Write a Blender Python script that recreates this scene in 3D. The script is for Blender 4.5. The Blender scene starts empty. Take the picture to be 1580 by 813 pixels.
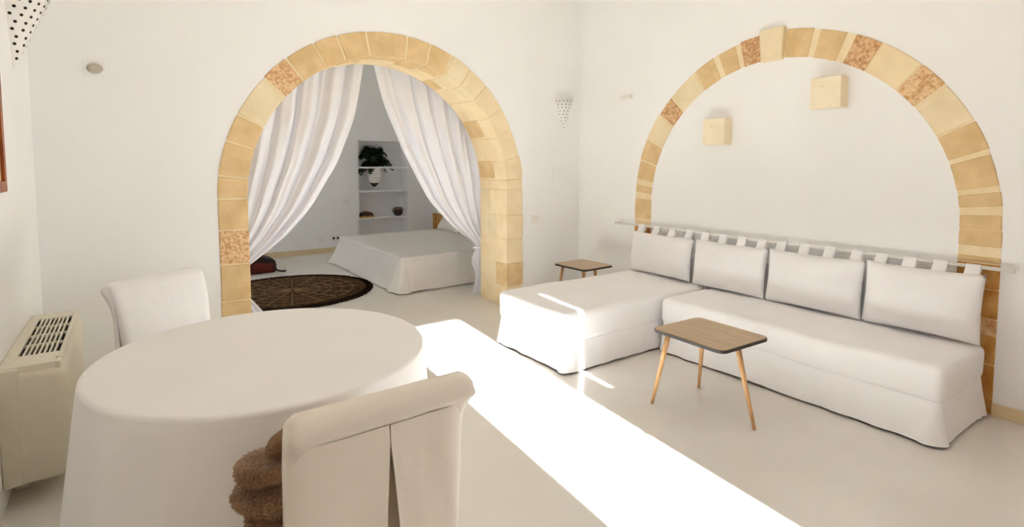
import bpy, bmesh, math, random
from mathutils import Vector, Matrix, noise
random.seed(7)
C = bpy.context.scene.collection
S = bpy.context.scene
PI = math.pi

# ------------------------------------------------------------------ camera, sky, sun, exposure
F_PX, W_PX, H_PX, PP_Y = 840.0, 1580.0, 813.0, 309.0
EYE = 1.5
PITCH = math.radians(3.95)
YAW = math.radians(-35.02)           # clockwise from +Y
cam = bpy.data.cameras.new('camera')
cam_o = bpy.data.objects.new('camera', cam); C.objects.link(cam_o)
cam_o.location = (0, 0, EYE)
cam_o.rotation_euler = (math.radians(90) - PITCH, 0, YAW)
cam.sensor_fit = 'HORIZONTAL'; cam.sensor_width = 36.0
cam.lens = 36.0 * F_PX / W_PX
cam.shift_y = -(H_PX / 2 - PP_Y) / W_PX
cam.clip_start = 0.02
S.camera = cam_o

world = bpy.data.worlds.new('sky'); S.world = world
world.use_nodes = True
bg = world.node_tree.nodes['Background']
bg.inputs['Color'].default_value = (0.80, 0.90, 1.0, 1)
bg.inputs['Strength'].default_value = 0.8

sun = bpy.data.lights.new('sun', 'SUN'); sun.energy = 12.0; sun.angle = math.radians(0.6)
sun.color = (0.915, 0.968, 1.0)
sun_o = bpy.data.objects.new('sun', sun); C.objects.link(sun_o)
SUN_DIR = Vector((0.090, 1.0, -0.41))
sun_o.rotation_euler = SUN_DIR.to_track_quat('-Z', 'Y').to_euler()
sun_o.location = (1, -6, 5)

vs = S.view_settings
vs.view_transform = 'Standard'; vs.look = 'None'; vs.gamma = 1.0
vs.use_curve_mapping = False
vs.exposure = 3.13
try:
    S.cycles.max_bounces = 16; S.cycles.diffuse_bounces = 10
    S.cycles.caustics_reflective = False; S.cycles.caustics_refractive = False
except Exception:
    pass

# ------------------------------------------------------------------ materials
def srgb(r, g, b):
    def f(c):
        c /= 255.0
        return c / 12.92 if c <= 0.04045 else ((c + 0.055) / 1.055) ** 2.4
    return (f(r), f(g), f(b), 1.0)

def mat(name, c1, c2=None, scale=4.0, rough=0.7, bump=0.0, bscale=None, detail=6.0, stretch=None, spec=0.3,
        sheen=0.0, lo=0.35, hi=0.65, metallic=0.0, trans=None):
    m = bpy.data.materials.new(name); m.use_nodes = True
    nt = m.node_tree; N = nt.nodes; L = nt.links
    p = N['Principled BSDF']
    p.inputs['Roughness'].default_value = rough
    p.inputs['Specular IOR Level'].default_value = spec
    p.inputs['Metallic'].default_value = metallic
    if sheen:
        p.inputs['Sheen Weight'].default_value = sheen
    tc = N.new('ShaderNodeTexCoord'); mp = N.new('ShaderNodeMapping')
    L.new(tc.outputs['Object'], mp.inputs['Vector'])
    if stretch: mp.inputs['Scale'].default_value = stretch
    if c2 is None: c2 = c1
    no = N.new('ShaderNodeTexNoise'); no.inputs['Scale'].default_value = scale; no.inputs['Detail'].default_value = detail
    L.new(mp.outputs[0], no.inputs['Vector'])
    cr = N.new('ShaderNodeValToRGB')
    cr.color_ramp.elements[0].position = lo; cr.color_ramp.elements[1].position = hi
    cr.color_ramp.elements[0].color = c1; cr.color_ramp.elements[1].color = c2
    L.new(no.outputs['Fac'], cr.inputs['Fac'])
    L.new(cr.outputs['Color'], p.inputs['Base Color'])
    if bump:
        nb = N.new('ShaderNodeTexNoise'); nb.inputs['Scale'].default_value = bscale or scale * 4; nb.inputs['Detail'].default_value = 5
        L.new(mp.outputs[0], nb.inputs['Vector'])
        bn = N.new('ShaderNodeBump'); bn.inputs['Strength'].default_value = bump; bn.inputs['Distance'].default_value = 0.02
        L.new(nb.outputs['Fac'], bn.inputs['Height']); L.new(bn.outputs['Normal'], p.inputs['Normal'])
    if trans is not None:
        tr = N.new('ShaderNodeBsdfTranslucent'); L.new(cr.outputs['Color'], tr.inputs['Color'])
        mx = N.new('ShaderNodeMixShader'); mx.inputs[0].default_value = trans
        L.new(p.outputs[0], mx.inputs[1]); L.new(tr.outputs[0], mx.inputs[2])
        L.new(mx.outputs[0], N['Material Output'].inputs['Surface'])
    return m

M = {}
M['plaster'] = mat('white_plaster', (0.858, 0.854, 0.848, 1), (0.880, 0.878, 0.874, 1), 1.6, 0.85, 0.06, 7, spec=0.15)
M['floor'] = mat('polished_cement', (0.70, 0.662, 0.605, 1), (0.775, 0.742, 0.69, 1), 1.7, 0.32, 0.03, 9, 8, spec=0.4, lo=0.3, hi=0.7)
M['stone_tan'] = mat('tan_limestone', srgb(212, 182, 134), srgb(228, 199, 152), 7, 0.9, 0.25, 60, spec=0.1)
M['stone_cream'] = mat('cream_limestone', srgb(232, 211, 172), srgb(240, 221, 184), 6, 0.9, 0.15, 50, spec=0.1)
M['stone_pale'] = mat('pale_limestone', srgb(228, 210, 172), srgb(238, 222, 188), 5, 0.9, 0.12, 50, spec=0.1)
M['stone_rough'] = mat('rough_pink_limestone', srgb(204, 154, 106), srgb(236, 206, 162), 46, 0.95, 0.8, 45, 10, spec=0.1, lo=0.36, hi=0.6)
M['stone_pink'] = mat('pinkish_pitted_limestone', srgb(190, 140, 98), srgb(228, 192, 148), 46, 0.95, 0.7, 45, 10, spec=0.1, lo=0.36, hi=0.62)
M['stone_ochre'] = mat('ochre_limestone', srgb(176, 122, 62), srgb(206, 160, 98), 9, 0.9, 0.4, 40, spec=0.1)
M['tufa'] = mat('bare_tufa_wall', srgb(150, 116, 76), srgb(178, 142, 98), 3, 0.95, 0.4, 20, spec=0.1)
M['mortar'] = mat('pale_lime_mortar', srgb(232, 212, 172), srgb(238, 222, 188), 12, 0.95, 0.2, 60, spec=0.1)
M['base'] = mat('beige_skirting', srgb(214, 192, 152), srgb(222, 202, 166), 5, 0.55, 0.05, 30)
M['linen'] = mat('white_linen', (0.855, 0.84, 0.845, 1), (0.88, 0.865, 0.87, 1), 5, 0.9, 0.08, 16, spec=0.1, sheen=0.1)
M['linen_shaded'] = mat('shaded_cream_cotton', (0.77, 0.70, 0.60, 1), (0.80, 0.735, 0.64, 1), 5, 0.9, 0.08, 20, spec=0.1, sheen=0.1)  # near chair's shade put into the cloth colour as tan
M['cloth'] = mat('table_linen', (0.86, 0.84, 0.825, 1), (0.88, 0.86, 0.845, 1), 3, 0.9, 0.03, 20, spec=0.1)
M['bedcloth'] = mat('bed_linen', (0.82, 0.775, 0.73, 1), (0.85, 0.805, 0.76, 1), 4, 0.9, 0.05, 20, spec=0.1)
M['curtain'] = mat('sheer_white_cotton', (0.88, 0.88, 0.93, 1), (0.91, 0.91, 0.96, 1), 6, 0.9, 0.03, 30, spec=0.05, trans=0.2)
M['oak'] = mat('walnut_veneer', srgb(176, 150, 116), srgb(194, 168, 132), 3, 0.35, 0.02, 60, 8, stretch=(14, 1.6, 4), spec=0.4)
M['leg'] = mat('turned_beech', srgb(186, 140, 94), srgb(212, 170, 122), 6, 0.45, 0.02, 60, 6, stretch=(8, 8, 1.5))
M['black'] = mat('black_edging', srgb(38, 34, 32), srgb(50, 46, 44), 8, 0.4)
M['dark'] = mat('painted_hollow_shade', srgb(26, 20, 16), srgb(34, 26, 20), 8, 0.8)  # darkness of hollows put into the colour
M['unit'] = mat('cream_enamel', (0.70, 0.655, 0.53, 1), (0.72, 0.675, 0.55, 1), 3, 0.4, 0.01, 20)
M['white_plastic'] = mat('white_plastic', (0.80, 0.77, 0.73, 1), (0.82, 0.79, 0.75, 1), 5, 0.4)
M['white_metal'] = mat('white_painted_metal', (0.84, 0.82, 0.79, 1), (0.86, 0.84, 0.81, 1), 6, 0.4)
M['ceramic'] = mat('white_ceramic', (0.85, 0.83, 0.80, 1), (0.87, 0.85, 0.82, 1), 4, 0.5, 0.03, 20)
M['lampstone'] = mat('lamp_limestone', srgb(238, 224, 194), srgb(243, 230, 204), 9, 0.9, 0.1, 60, spec=0.1)
M['frame'] = mat('orange_brown_frame_wood', srgb(128, 62, 16), srgb(168, 92, 34), 5, 0.4, 0.05, 40, stretch=(6, 6, 1))
M['canvas'] = mat('picture_canvas', srgb(196, 176, 146), srgb(222, 206, 178), 4, 0.8)
M['fur'] = mat('brown_fur', srgb(120, 86, 58), srgb(176, 138, 104), 26, 0.9, 0.9, 120, 8, spec=0.15, sheen=0.4)
M['fur_hair'] = mat('brown_fur_hair', srgb(122, 88, 60), srgb(190, 152, 116), 18, 0.7, spec=0.2)
M['rug'] = mat('dark_brown_jute', srgb(52, 36, 24), srgb(104, 80, 56), 22, 0.95, 0.8, 70, 8, spec=0.05, lo=0.3, hi=0.7)
M['rug_edge'] = mat('blackish_jute_fringe', srgb(30, 20, 14), srgb(50, 34, 24), 30, 0.95, 0.5, 60, spec=0.05)
M['cord'] = mat('pale_jute_cord', srgb(122, 98, 70), srgb(150, 126, 94), 30, 0.95, 0.3, 90)
M['bag'] = mat('dark_red_leather', srgb(60, 16, 12), srgb(92, 28, 16), 7, 0.45, 0.15, 60)
M['bag_top'] = mat('black_brown_leather', srgb(30, 18, 18), srgb(46, 28, 26), 7, 0.5, 0.15, 60)
M['leaf'] = mat('dark_green_leaf', srgb(14, 28, 10), srgb(40, 62, 22), 12, 0.5, 0.1, 40)
M['soil'] = mat('dark_soil', srgb(40, 34, 24), srgb(70, 60, 40), 30, 0.95, 0.5, 60)
M['pot_dark'] = mat('black_brown_glazed_clay', srgb(34, 22, 18), srgb(64, 40, 30), 20, 0.35, 0.2, 40)
M['loaf'] = mat('dark_brown_wood', srgb(44, 26, 16), srgb(66, 40, 22), 12, 0.6, 0.2, 40)
M['honey'] = mat('honey_pine', srgb(176, 128, 58), srgb(206, 160, 92), 5, 0.5, 0.05, 40, stretch=(8, 8, 1))
M['bounce_ground'] = mat('bounce_ground_stone', srgb(214, 200, 176), srgb(226, 214, 192), 3, 0.9, 0.1, 20)
M['door'] = mat('white_door_paint', (0.80, 0.78, 0.74, 1), (0.82, 0.80, 0.76, 1), 3, 0.5)
M['brass'] = mat('brushed_steel', srgb(170, 165, 155), srgb(190, 186, 176), 6, 0.35, metallic=1.0)
g = bpy.data.materials.new('clear_goblet_glass'); g.use_nodes = True
gp = g.node_tree.nodes['Principled BSDF']
gp.inputs['Base Color'].default_value = (0.95, 0.96, 0.95, 1); gp.inputs['Roughness'].default_value = 0.03
gp.inputs['Transmission Weight'].default_value = 1.0; gp.inputs['IOR'].default_value = 1.12
M['glass'] = g

# ------------------------------------------------------------------ builders
def tag(o, label=None, cat=None, group=None, kind=None):
    if label: o['label'] = label
    if cat: o['category'] = cat
    if group: o['group'] = group
    if kind: o['kind'] = kind
    return o

def empty(name, loc, label, cat, group=None, rz=0.0):
    o = bpy.data.objects.new(name, None); C.objects.link(o)
    o.empty_display_size = 0.1
    o.location = loc; o.rotation_euler = (0, 0, rz)
    return tag(o, label, cat, group)

def origin_of(p):
    v = Vector((0, 0, 0))
    while p is not None:
        v += Vector(p.location); p = p.parent
    return v

def obj(name, bm, m, parent=None, smooth=False, local=False, subsurf=0, keep=False):
    """bmesh -> one mesh object. Coordinates are world ones unless local=True."""
    bmesh.ops.recalc_face_normals(bm, faces=bm.faces[:])
    if parent is not None and not local:
        bmesh.ops.translate(bm, vec=-origin_of(parent), verts=bm.verts[:])
    me = bpy.data.meshes.new(name); bm.to_mesh(me); bm.free()
    me.materials.append(M[m] if isinstance(m, str) else m)
    if smooth:
        for p in me.polygons: p.use_smooth = True
    o = bpy.data.objects.new(name, me); C.objects.link(o)
    if parent is not None: o.parent = parent
    if subsurf:
        md = o.modifiers.new('subsurf', 'SUBSURF'); md.levels = subsurf; md.render_levels = subsurf
    return o

def add_box(bm, x0, x1, y0, y1, z0, z1, bev=0.0, seg=2, mtx=None):
    t = bmesh.new()
    r = bmesh.ops.create_cube(t, size=1.0)
    for v in t.verts:
        v.co = Vector(((x0 + x1) / 2 + v.co.x * (x1 - x0), (y0 + y1) / 2 + v.co.y * (y1 - y0), (z0 + z1) / 2 + v.co.z * (z1 - z0)))
    if bev:
        bmesh.ops.bevel(t, geom=t.edges[:], offset=bev, segments=seg, profile=0.5, affect='EDGES')
    if mtx is not None: bmesh.ops.transform(t, matrix=mtx, verts=t.verts[:])
    merge(bm, t); return bm

def merge(bm, t):
    mp = {}
    for v in t.verts: mp[v] = bm.verts.new(v.co)
    for f in t.faces:
        try: bm.faces.new([mp[v] for v in f.verts])
        except ValueError: pass
    t.free()

def box(*a, **k): return add_box(bmesh.new(), *a, **k)

def add_tube(bm, pts, r, n=10, cap=True):
    pts = [Vector(p) for p in pts]
    rs = r if isinstance(r, (list, tuple)) else [r] * len(pts)
    rings = []; up = None
    for i, p in enumerate(pts):
        d = (pts[min(i + 1, len(pts) - 1)] - pts[max(i - 1, 0)]).normalized()
        if up is None:
            up = Vector((0, 0, 1)) if abs(d.z) < 0.9 else Vector((1, 0, 0))
        s = d.cross(up)
        if s.length < 1e-5: s = d.cross(Vector((0, 1, 0)))
        s.normalize(); up = s.cross(d).normalized()
        rings.append([bm.verts.new(p + rs[i] * (math.cos(2 * PI * k / n) * s + math.sin(2 * PI * k / n) * up)) for k in range(n)])
    for a, b in zip(rings, rings[1:]):
        for k in range(n): bm.faces.new((a[k], a[(k + 1) % n], b[(k + 1) % n], b[k]))
    if cap:
        bm.faces.new(rings[0]); bm.faces.new(rings[-1][::-1])
    return bm

def add_lathe(bm, prof, n=32, c=(0, 0, 0), a0=0.0, a1=2 * PI):
    full = abs(a1 - a0 - 2 * PI) < 1e-6
    cnt = n if full else n + 1
    rings = []
    for r, z in prof:
        rings.append([bm.verts.new((c[0] + r * math.cos(a0 + (a1 - a0) * k / n), c[1] + r * math.sin(a0 + (a1 - a0) * k / n), c[2] + z)) for k in range(cnt)])
    for a, b in zip(rings, rings[1:]):
        for k in range(n):
            k2 = (k + 1) % cnt
            bm.faces.new((a[k], a[k2], b[k2], b[k]))
    bmesh.ops.remove_doubles(bm, verts=bm.verts[:], dist=1e-6)
    return bm

def grid_surface(bm, fn, nu, nv, closed_u=False):
    V = [[bm.verts.new(fn(i / nu, j / nv)) for i in range(nu if closed_u else nu + 1)] for j in range(nv + 1)]
    w = len(V[0])
    for j in range(nv):
        for i in range(nu):
            i2 = (i + 1) % w
            bm.faces.new((V[j][i], V[j][i2], V[j + 1][i2], V[j + 1][i]))
    return V

def fb(p, s, seed=0.0):
    return noise.noise(Vector((p[0] * s + seed, p[1] * s + seed * 1.7, p[2] * s - seed)))

def soft_box(x0, x1, y0, y1, z0, z1, r, step=0.06, amp=0.006, ns=3.0, seed=0.0, sag=0.0):
    """rounded, slightly uneven upholstered block"""
    lo = (x0, y0, z0); hi = (x1, y1, z1)
    ax = []
    for k in range(3):
        a, b = lo[k], hi[k]
        rr = min(r, (b - a) / 2 * 0.98)
        pts = [a + rr * (1 - math.cos(t * PI / 8)) * 1.0 for t in range(4)]
        n = max(1, int((b - a - 2 * rr) / step))
        pts += [a + rr + (b - a - 2 * rr) * t / n for t in range(n + 1)]
        pts += [b - rr * (1 - math.cos(t * PI / 8)) for t in range(3, -1, -1)]
        ax.append(pts)
    bm = bmesh.new(); cache = {}
    def vert(i, j, k):
        key = (i, j, k)
        if key in cache: return cache[key]
        p = Vector((ax[0][i], ax[1][j], ax[2][k]))
        q = Vector([min(max(p[d], lo[d] + min(r, (hi[d] - lo[d]) / 2)), hi[d] - min(r, (hi[d] - lo[d]) / 2)) for d in range(3)])
        d = p - q
        if d.length > 1e-9: p = q + d.normalized() * r
        p = p + Vector((fb(p, ns, seed), fb(p, ns, seed + 5), fb(p, ns, seed + 9))) * amp
        if sag:
            u = (p.x - x0) / (x1 - x0); w = (p.y - y0) / (y1 - y0)
            p.z -= sag * max(0, math.sin(PI * min(max(u, 0), 1))) * max(0, math.sin(PI * min(max(w, 0), 1)))
        cache[key] = bm.verts.new(p); return cache[key]
    nx, ny, nz = [len(a) - 1 for a in ax]
    def q(a, b, c, d):
        try: bm.faces.new((a, b, c, d))
        except ValueError: pass
    for i in range(nx):
        for j in range(ny):
            q(vert(i, j, 0), vert(i, j + 1, 0), vert(i + 1, j + 1, 0), vert(i + 1, j, 0))
            q(vert(i, j, nz), vert(i + 1, j, nz), vert(i + 1, j + 1, nz), vert(i, j + 1, nz))
    for i in range(nx):
        for k in range(nz):
            q(vert(i, 0, k), vert(i + 1, 0, k), vert(i + 1, 0, k + 1), vert(i, 0, k + 1))
            q(vert(i, ny, k), vert(i, ny, k + 1), vert(i + 1, ny, k + 1), vert(i + 1, ny, k))
    for j in range(ny):
        for k in range(nz):
            q(vert(0, j, k), vert(0, j, k + 1), vert(0, j + 1, k + 1), vert(0, j + 1, k))
            q(vert(nx, j, k), vert(nx, j + 1, k), vert(nx, j + 1, k + 1), vert(nx, j, k + 1))
    return bm

def perimeter(x0, x1, y0, y1, rc, step):
    """rounded rectangle outline: list of (point, outward normal, arc length)"""
    out = []
    cs = [(x1 - rc, y0 + rc, -PI / 2), (x1 - rc, y1 - rc, 0), (x0 + rc, y1 - rc, PI / 2), (x0 + rc, y0 + rc, PI)]
    for i, (cx, cy, a) in enumerate(cs):
        for t in range(7):
            an = a + t / 6 * PI / 2
            out.append((Vector((cx + rc * math.cos(an), cy + rc * math.sin(an))), Vector((math.cos(an), math.sin(an)))))
        nx = cs[(i + 1) % 4]
        an = a + PI / 2
        p = out[-1][0]; q = Vector((nx[0] + rc * math.cos(nx[2]), nx[1] + rc * math.sin(nx[2])))
        n = max(2, int((q - p).length / step))
        for t in range(1, n):
            out.append((p.lerp(q, t / n), Vector((math.cos(an), math.sin(an)))))
    s = 0; res = []
    for i, (p, nn) in enumerate(out):
        if i: s += (p - out[i - 1][0]).length
        res.append((p, nn, s))
    return res

def skirt(x0, x1, y0, y1, zt, zb, flare=0.03, wave=0.008, rc=0.03, step=0.025, wl=0.16, seed=0.0, corner=0.02, nv=8, hem=0.006):
    pr = perimeter(x0, x1, y0, y1, rc, step)
    cx, cy = (x0 + x1) / 2, (y0 + y1) / 2
    bm = bmesh.new(); rows = []
    for j in range(nv + 1):
        t = j / nv; row = []
        for p, nn, s in pr:
            dcorner = min(math.hypot(p.x - a, p.y - b) for a in (x0, x1) for b in (y0, y1))
            cf = math.exp(-(dcorner / 0.09) ** 2)
            w = wave * math.sin(2 * PI * s / wl + seed + 1.5 * noise.noise(Vector((s * 1.3, seed, 0)))) * (0.4 + noise.noise(Vector((s * 2.1, seed + 3, 0))) * 1.2)
            off = flare * t ** 1.4 + w * t + cf * corner * t * (1 + 0.8 * math.sin(s * 70))
            z = zt + (zb - zt) * t + hem * t * noise.noise(Vector((s * 3, seed, 7)))
            row.append(bm.verts.new((p.x + nn.x * off, p.y + nn.y * off, z)))
        rows.append(row)
    n = len(pr)
    for a, b in zip(rows, rows[1:]):
        for k in range(n): bm.faces.new((a[k], a[(k + 1) % n], b[(k + 1) % n], b[k]))
    bm.faces.new(rows[0])
    return bm

def copy_tree(o, parent=None):
    c = o.copy(); C.objects.link(c); c.parent = parent
    for ch in o.children: copy_tree(ch, c)
    return c

def struct(name, bm, m, label, parent=None, smooth=False):
    o = obj(name, bm, m, parent, smooth)
    return tag(o, label, None, None, 'structure')

# ------------------------------------------------------------------ room dimensions
XC, XB, YA, YD, ZC = -0.5, 4.15, 4.6, -0.9, 3.45      # left wall, right wall, arch wall, window wall, ceiling
TA = 0.5                                              # arch wall thickness
YBK, XR2, XL2 = 9.15, 4.72, -0.7                      # bedroom back, right, left
ACX, ACZ, ARI, ARO = 1.94, 1.225, 1.205, 1.41         # arch in the back wall
BCY, BCZ, BRI, BRO = 2.35, 1.10, 1.207, 1.41          # blind arch in the right wall

struct('floor', box(XL2 - 0.2, XR2 + 0.2, YD - 0.15, YBK + 0.5, -0.2, 0.0), 'floor', 'pale polished cement floor running through both rooms')
struct('ceiling', box(XL2 - 0.2, XR2 + 0.2, YD - 0.15, YBK + 0.5, ZC, ZC + 0.2), 'plaster', 'white plaster ceiling above both rooms')
struct('bounce_ground', box(-14, 16, -16, 22, -0.45, -0.22), 'bounce_ground', 'unseen pale ground outside, added to bounce sunlight into the rooms')  # unseen ground, added to bounce sun up into the rooms

def arch_wall():
    bm = bmesh.new()
    add_box(bm, XL2 - 0.2, ACX - ARO, YA, YA + TA, 0, ZC)
    add_box(bm, ACX + ARO, XR2 + 0.2, YA, YA + TA, 0, ZC)
    n = 48
    top = [(ACX + ARO * math.cos(PI - PI * i / n), ACZ + ARO * math.sin(PI - PI * i / n)) for i in range(n + 1)]
    f = [[bm.verts.new((x, y, z)) for x, z in top] for y in (YA, YA + TA)]
    u = [[bm.verts.new((x, y, ZC)) for x, z in top] for y in (YA, YA + TA)]
    for i in range(n):
        bm.faces.new((f[0][i], f[0][i + 1], u[0][i + 1], u[0][i]))
        bm.faces.new((f[1][i], u[1][i], u[1][i + 1], f[1][i + 1]))
        bm.faces.new((f[0][i], f[1][i], f[1][i + 1], f[0][i + 1]))
    return bm
wall_back = struct('wall_back', arch_wall(), 'plaster', 'white plaster wall with the open stone archway to the bedroom')
wall_right = struct('wall_right', box(XB, XB + 0.2, YD - 0.15, YA, 0, ZC), 'plaster', 'white plaster wall with the blind stone arch behind the sofa')
struct('wall_left', box(XC - 0.2, XC, YD - 0.15, YA, 0, ZC), 'plaster', 'white plaster wall beside the fan coil heater')
# wall behind the camera, with the sun's opening; sill added to cut sun nearby
DX0, DX1, DZ0, DZ = 1.34, 2.75, 0.78, 2.26
bm = bmesh.new()
add_box(bm, XC - 0.2, DX0, YD - 0.15, YD, 0, ZC); add_box(bm, DX1, XB + 0.2, YD - 0.15, YD, 0, ZC)
add_box(bm, DX0, DX1, YD - 0.15, YD, DZ, ZC); add_box(bm, DX0, DX1, YD - 0.15, YD, 0, DZ0)
struct('wall_front', bm, 'tufa', 'bare tan stone wall with the sunny tall window over an added sun-blocking sill')
# the right shutter of that window stays shut; its hinge gap lets a sliver of sun through
bm = bmesh.new()
add_box(bm, 2.02, DX1, YD - 0.11, YD - 0.06, DZ0, 1.44); add_box(bm, 2.02, 2.254, YD - 0.11, YD - 0.06, 1.44, DZ); add_box(bm, 2.273, DX1, YD - 0.11, YD - 0.06, 1.44, DZ)
d1 = struct('window_2', bm, 'door', 'closed white shutter of the sunny tall window')
hb = bmesh.new()
add_tube(hb, [(2.05, YD - 0.06, 1.18), (2.05, YD - 0.005, 1.18), (1.985, YD - 0.005, 1.18)], 0.011, 8)
add_box(hb, 2.03, 2.07, YD - 0.062, YD - 0.055, 1.02, 1.26)
obj('shutter_handle', hb, 'brass', d1)

# bedroom shell
bm = bmesh.new()
NX0, NX1, NZ0, NZ1, ND = 3.2, 4.1, 0.1, 1.875, 0.28
add_box(bm, XL2 - 0.2, NX0, YBK, YBK + 0.45, 0, ZC); add_box(bm, NX1, XR2 + 0.2, YBK, YBK + 0.45, 0, ZC)
add_box(bm, NX0, NX1, YBK, YBK + 0.45, NZ1, ZC); add_box(bm, NX0, NX1, YBK, YBK + 0.45, 0, NZ0); add_box(bm, NX0, NX1, YBK + ND, YBK + 0.45, NZ0, NZ1)
wall_bed = struct('wall_bedroom_back', bm, 'plaster', 'white bedroom wall with the shelved niche')
for z in (0.545, 1.015, 1.43):
    obj('shelf', box(NX0, NX1, YBK + 0.01, YBK + ND, z - 0.03, z, bev=0.003), 'plaster', wall_bed)
struct('wall_bedroom_right', box(XR2, XR2 + 0.2, YA + TA, YBK, 0, ZC), 'plaster', 'white bedroom wall behind the headboard')
bm = bmesh.new()
WY0, WY1, WZ0, WZ1 = 6.3, 7.5, 1.1, 2.2
add_box(bm, XL2 - 0.2, XL2, YA + TA, WY0, 0, ZC); add_box(bm, XL2 - 0.2, XL2, WY1, YBK, 0, ZC)
add_box(bm, XL2 - 0.2, XL2, WY0, WY1, 0, WZ0); add_box(bm, XL2 - 0.2, XL2, WY0, WY1, WZ1, ZC)
struct('wall_bedroom_left', bm, 'plaster', 'white bedroom wall with the daylight window')
bm = bmesh.new()
for a in (WY0, (WY0 + WY1) / 2 - 0.025, WY1 - 0.05): add_box(bm, XL2 - 0.14, XL2 - 0.08, a, a + 0.05, WZ0, WZ1)
for a in (WZ0, WZ1 - 0.05): add_box(bm, XL2 - 0.135, XL2 - 0.085, WY0, WY1, a, a + 0.05)
struct('window_1', bm, 'door', 'white window frame in the bedroom')

# skirtings
struct('baseboard_right', box(XB - 0.014, XB, YD, BCY - BRO, 0, 0.075, bev=0.003), 'base', 'beige skirting right of the blind arch')
struct('baseboard_back', box(XC, ACX - ARO, YA - 0.014, YA, 0, 0.075, bev=0.003), 'base', 'beige skirting behind the round table')
struct('trim_1', box(ACX + ARO, XB, YA - 0.014, YA, 0, 0.075, bev=0.003), 'base', 'beige skirting beside the far side table')
struct('baseboard_bedroom', box(XL2, XR2, YBK - 0.014, YBK, 0, 0.085, bev=0.003), 'base', 'beige skirting along the bedroom back wall')

# ------------------------------------------------------------------ stone arches
STN = {'t': 'stone_tan', 'c': 'stone_cream', 'p': 'stone_pale', 'r': 'stone_rough', 'o': 'stone_ochre', 'q': 'stone_pink'}

def block(pts, d0, d1, axis, bev=0.006):
    """prism from an outline in the wall plane; axis 'y': pts are (x,z), axis 'x': pts are (y,z)"""
    bm = bmesh.new()
    if axis == 'y': P = lambda a, z, d: (a, d, z)
    else: P = lambda a, z, d: (d, a, z)
    f = [bm.verts.new(P(a, z, d0)) for a, z in pts]; b = [bm.verts.new(P(a, z, d1)) for a, z in pts]
    n = len(pts)
    bm.faces.new(f); bm.faces.new(b[::-1])
    for i in range(n): bm.faces.new((f[i], b[i], b[(i + 1) % n], f[(i + 1) % n]))
    bmesh.ops.recalc_face_normals(bm, faces=bm.faces[:])
    if bev:
        ed = [e for e in bm.edges if len(e.link_faces) == 2 and e.calc_face_angle(0) > 0.9]
        bmesh.ops.bevel(bm, geom=ed, offset=bev, segments=1, affect='EDGES')
    return bm

def sector(c, cz, ri, ro, a0, a1, jit=0.0):
    n = max(2, int(abs(a1 - a0) / 3.0))
    A = [math.radians(a0 + (a1 - a0) * i / n) for i in range(n + 1)]
    ro2 = ro + jit
    return [(c + ri * math.cos(a), cz + ri * math.sin(a)) for a in A] + [(c + ro2 * math.cos(a), cz + ro2 * math.sin(a)) for a in reversed(A)]

# open archway in the back wall: voussoirs (degrees, from the right springing) and jamb courses
angA = [0, 4.8, 14.3, 25.9, 36.1, 47.1, 56.4, 65.1, 74.8, 84.2, 100.0, 110.4, 118.9, 129.3, 138.9, 153.0, 161.8, 172.7, 180.0]
typA = 'c c c c c p t t t t t t r p t t t t'.split()
typA = ['c', 'c', 'c', 'c', 'c', 'p', 'p', 't', 't', 't', 't', 't', 't', 'r', 'p', 't', 't', 't']
random.seed(3)
def stone(bm, t, parent):
    o = obj('stone', bm, STN[t], parent)
    if t in 'rq': o['label'] = 'rough pitted pinkish limestone block'
    return o
for i, t in enumerate(typA):
    g = 0.35
    split = YA + (0.2 if i % 2 else 0.31)
    pr = sector(ACX, ACZ, ARI, ARO, angA[i] + g, angA[i + 1] - g, random.uniform(-0.004, 0.012))
    dep = random.uniform(0.006, 0.012)
    stone(block(pr, YA - dep, split - 0.004, 'y'), t, wall_back)
    pr = sector(ACX, ACZ, ARI + 0.003, ARO - 0.01, angA[i] + g, angA[i + 1] - g)
    stone(block(pr, split + 0.004, YA + TA + 0.004, 'y'), random.choice('cct'), wall_back)
def jamb(side, zs, types):
    xi = ACX + side * ARI; xo = ACX + side * ARO
    for i, t in enumerate(types):
        z0, z1 = zs[i] + 0.005, zs[i + 1] - 0.005
        split = YA + (0.19 if i % 2 else 0.3)
        dep = random.uniform(0.006, 0.012); a = xi; b = xo + side * random.uniform(-0.004, 0.01)
        stone(block([(a, z0), (b, z0), (b, z1), (a, z1)], YA - dep, split - 0.004, 'y'), t, wall_back)
        a = xi + side * 0.004; b = xo - side * 0.01
        stone(block([(a, z0), (b, z0), (b, z1), (a, z1)], split + 0.004, YA + TA + 0.004, 'y'), random.choice('ccp'), wall_back)
jamb(1, [0, 0.213, 0.46, 0.713, 0.963, 1.225], ['c', 't', 'c', 'c', 'c'])
jamb(-1, [0, 0.19, 0.442, 0.723, 0.987, 1.225], ['t', 't', 't', 'r', 't'])
bm = bmesh.new()
merge(bm, block(sector(ACX, ACZ, ARI + 0.007, ARO - 0.002, 0, 180), YA - 0.002, YA + TA - 0.002, 'y', 0))
for s in (-1, 1):
    a, b = ACX + s * (ARI + 0.007), ACX + s * (ARO - 0.002)
    merge(bm, block([(a, 0), (b, 0), (b, ACZ), (a, ACZ)], YA - 0.002, YA + TA - 0.002, 'y', 0))
obj('mortar', bm, 'mortar', wall_back)

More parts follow.
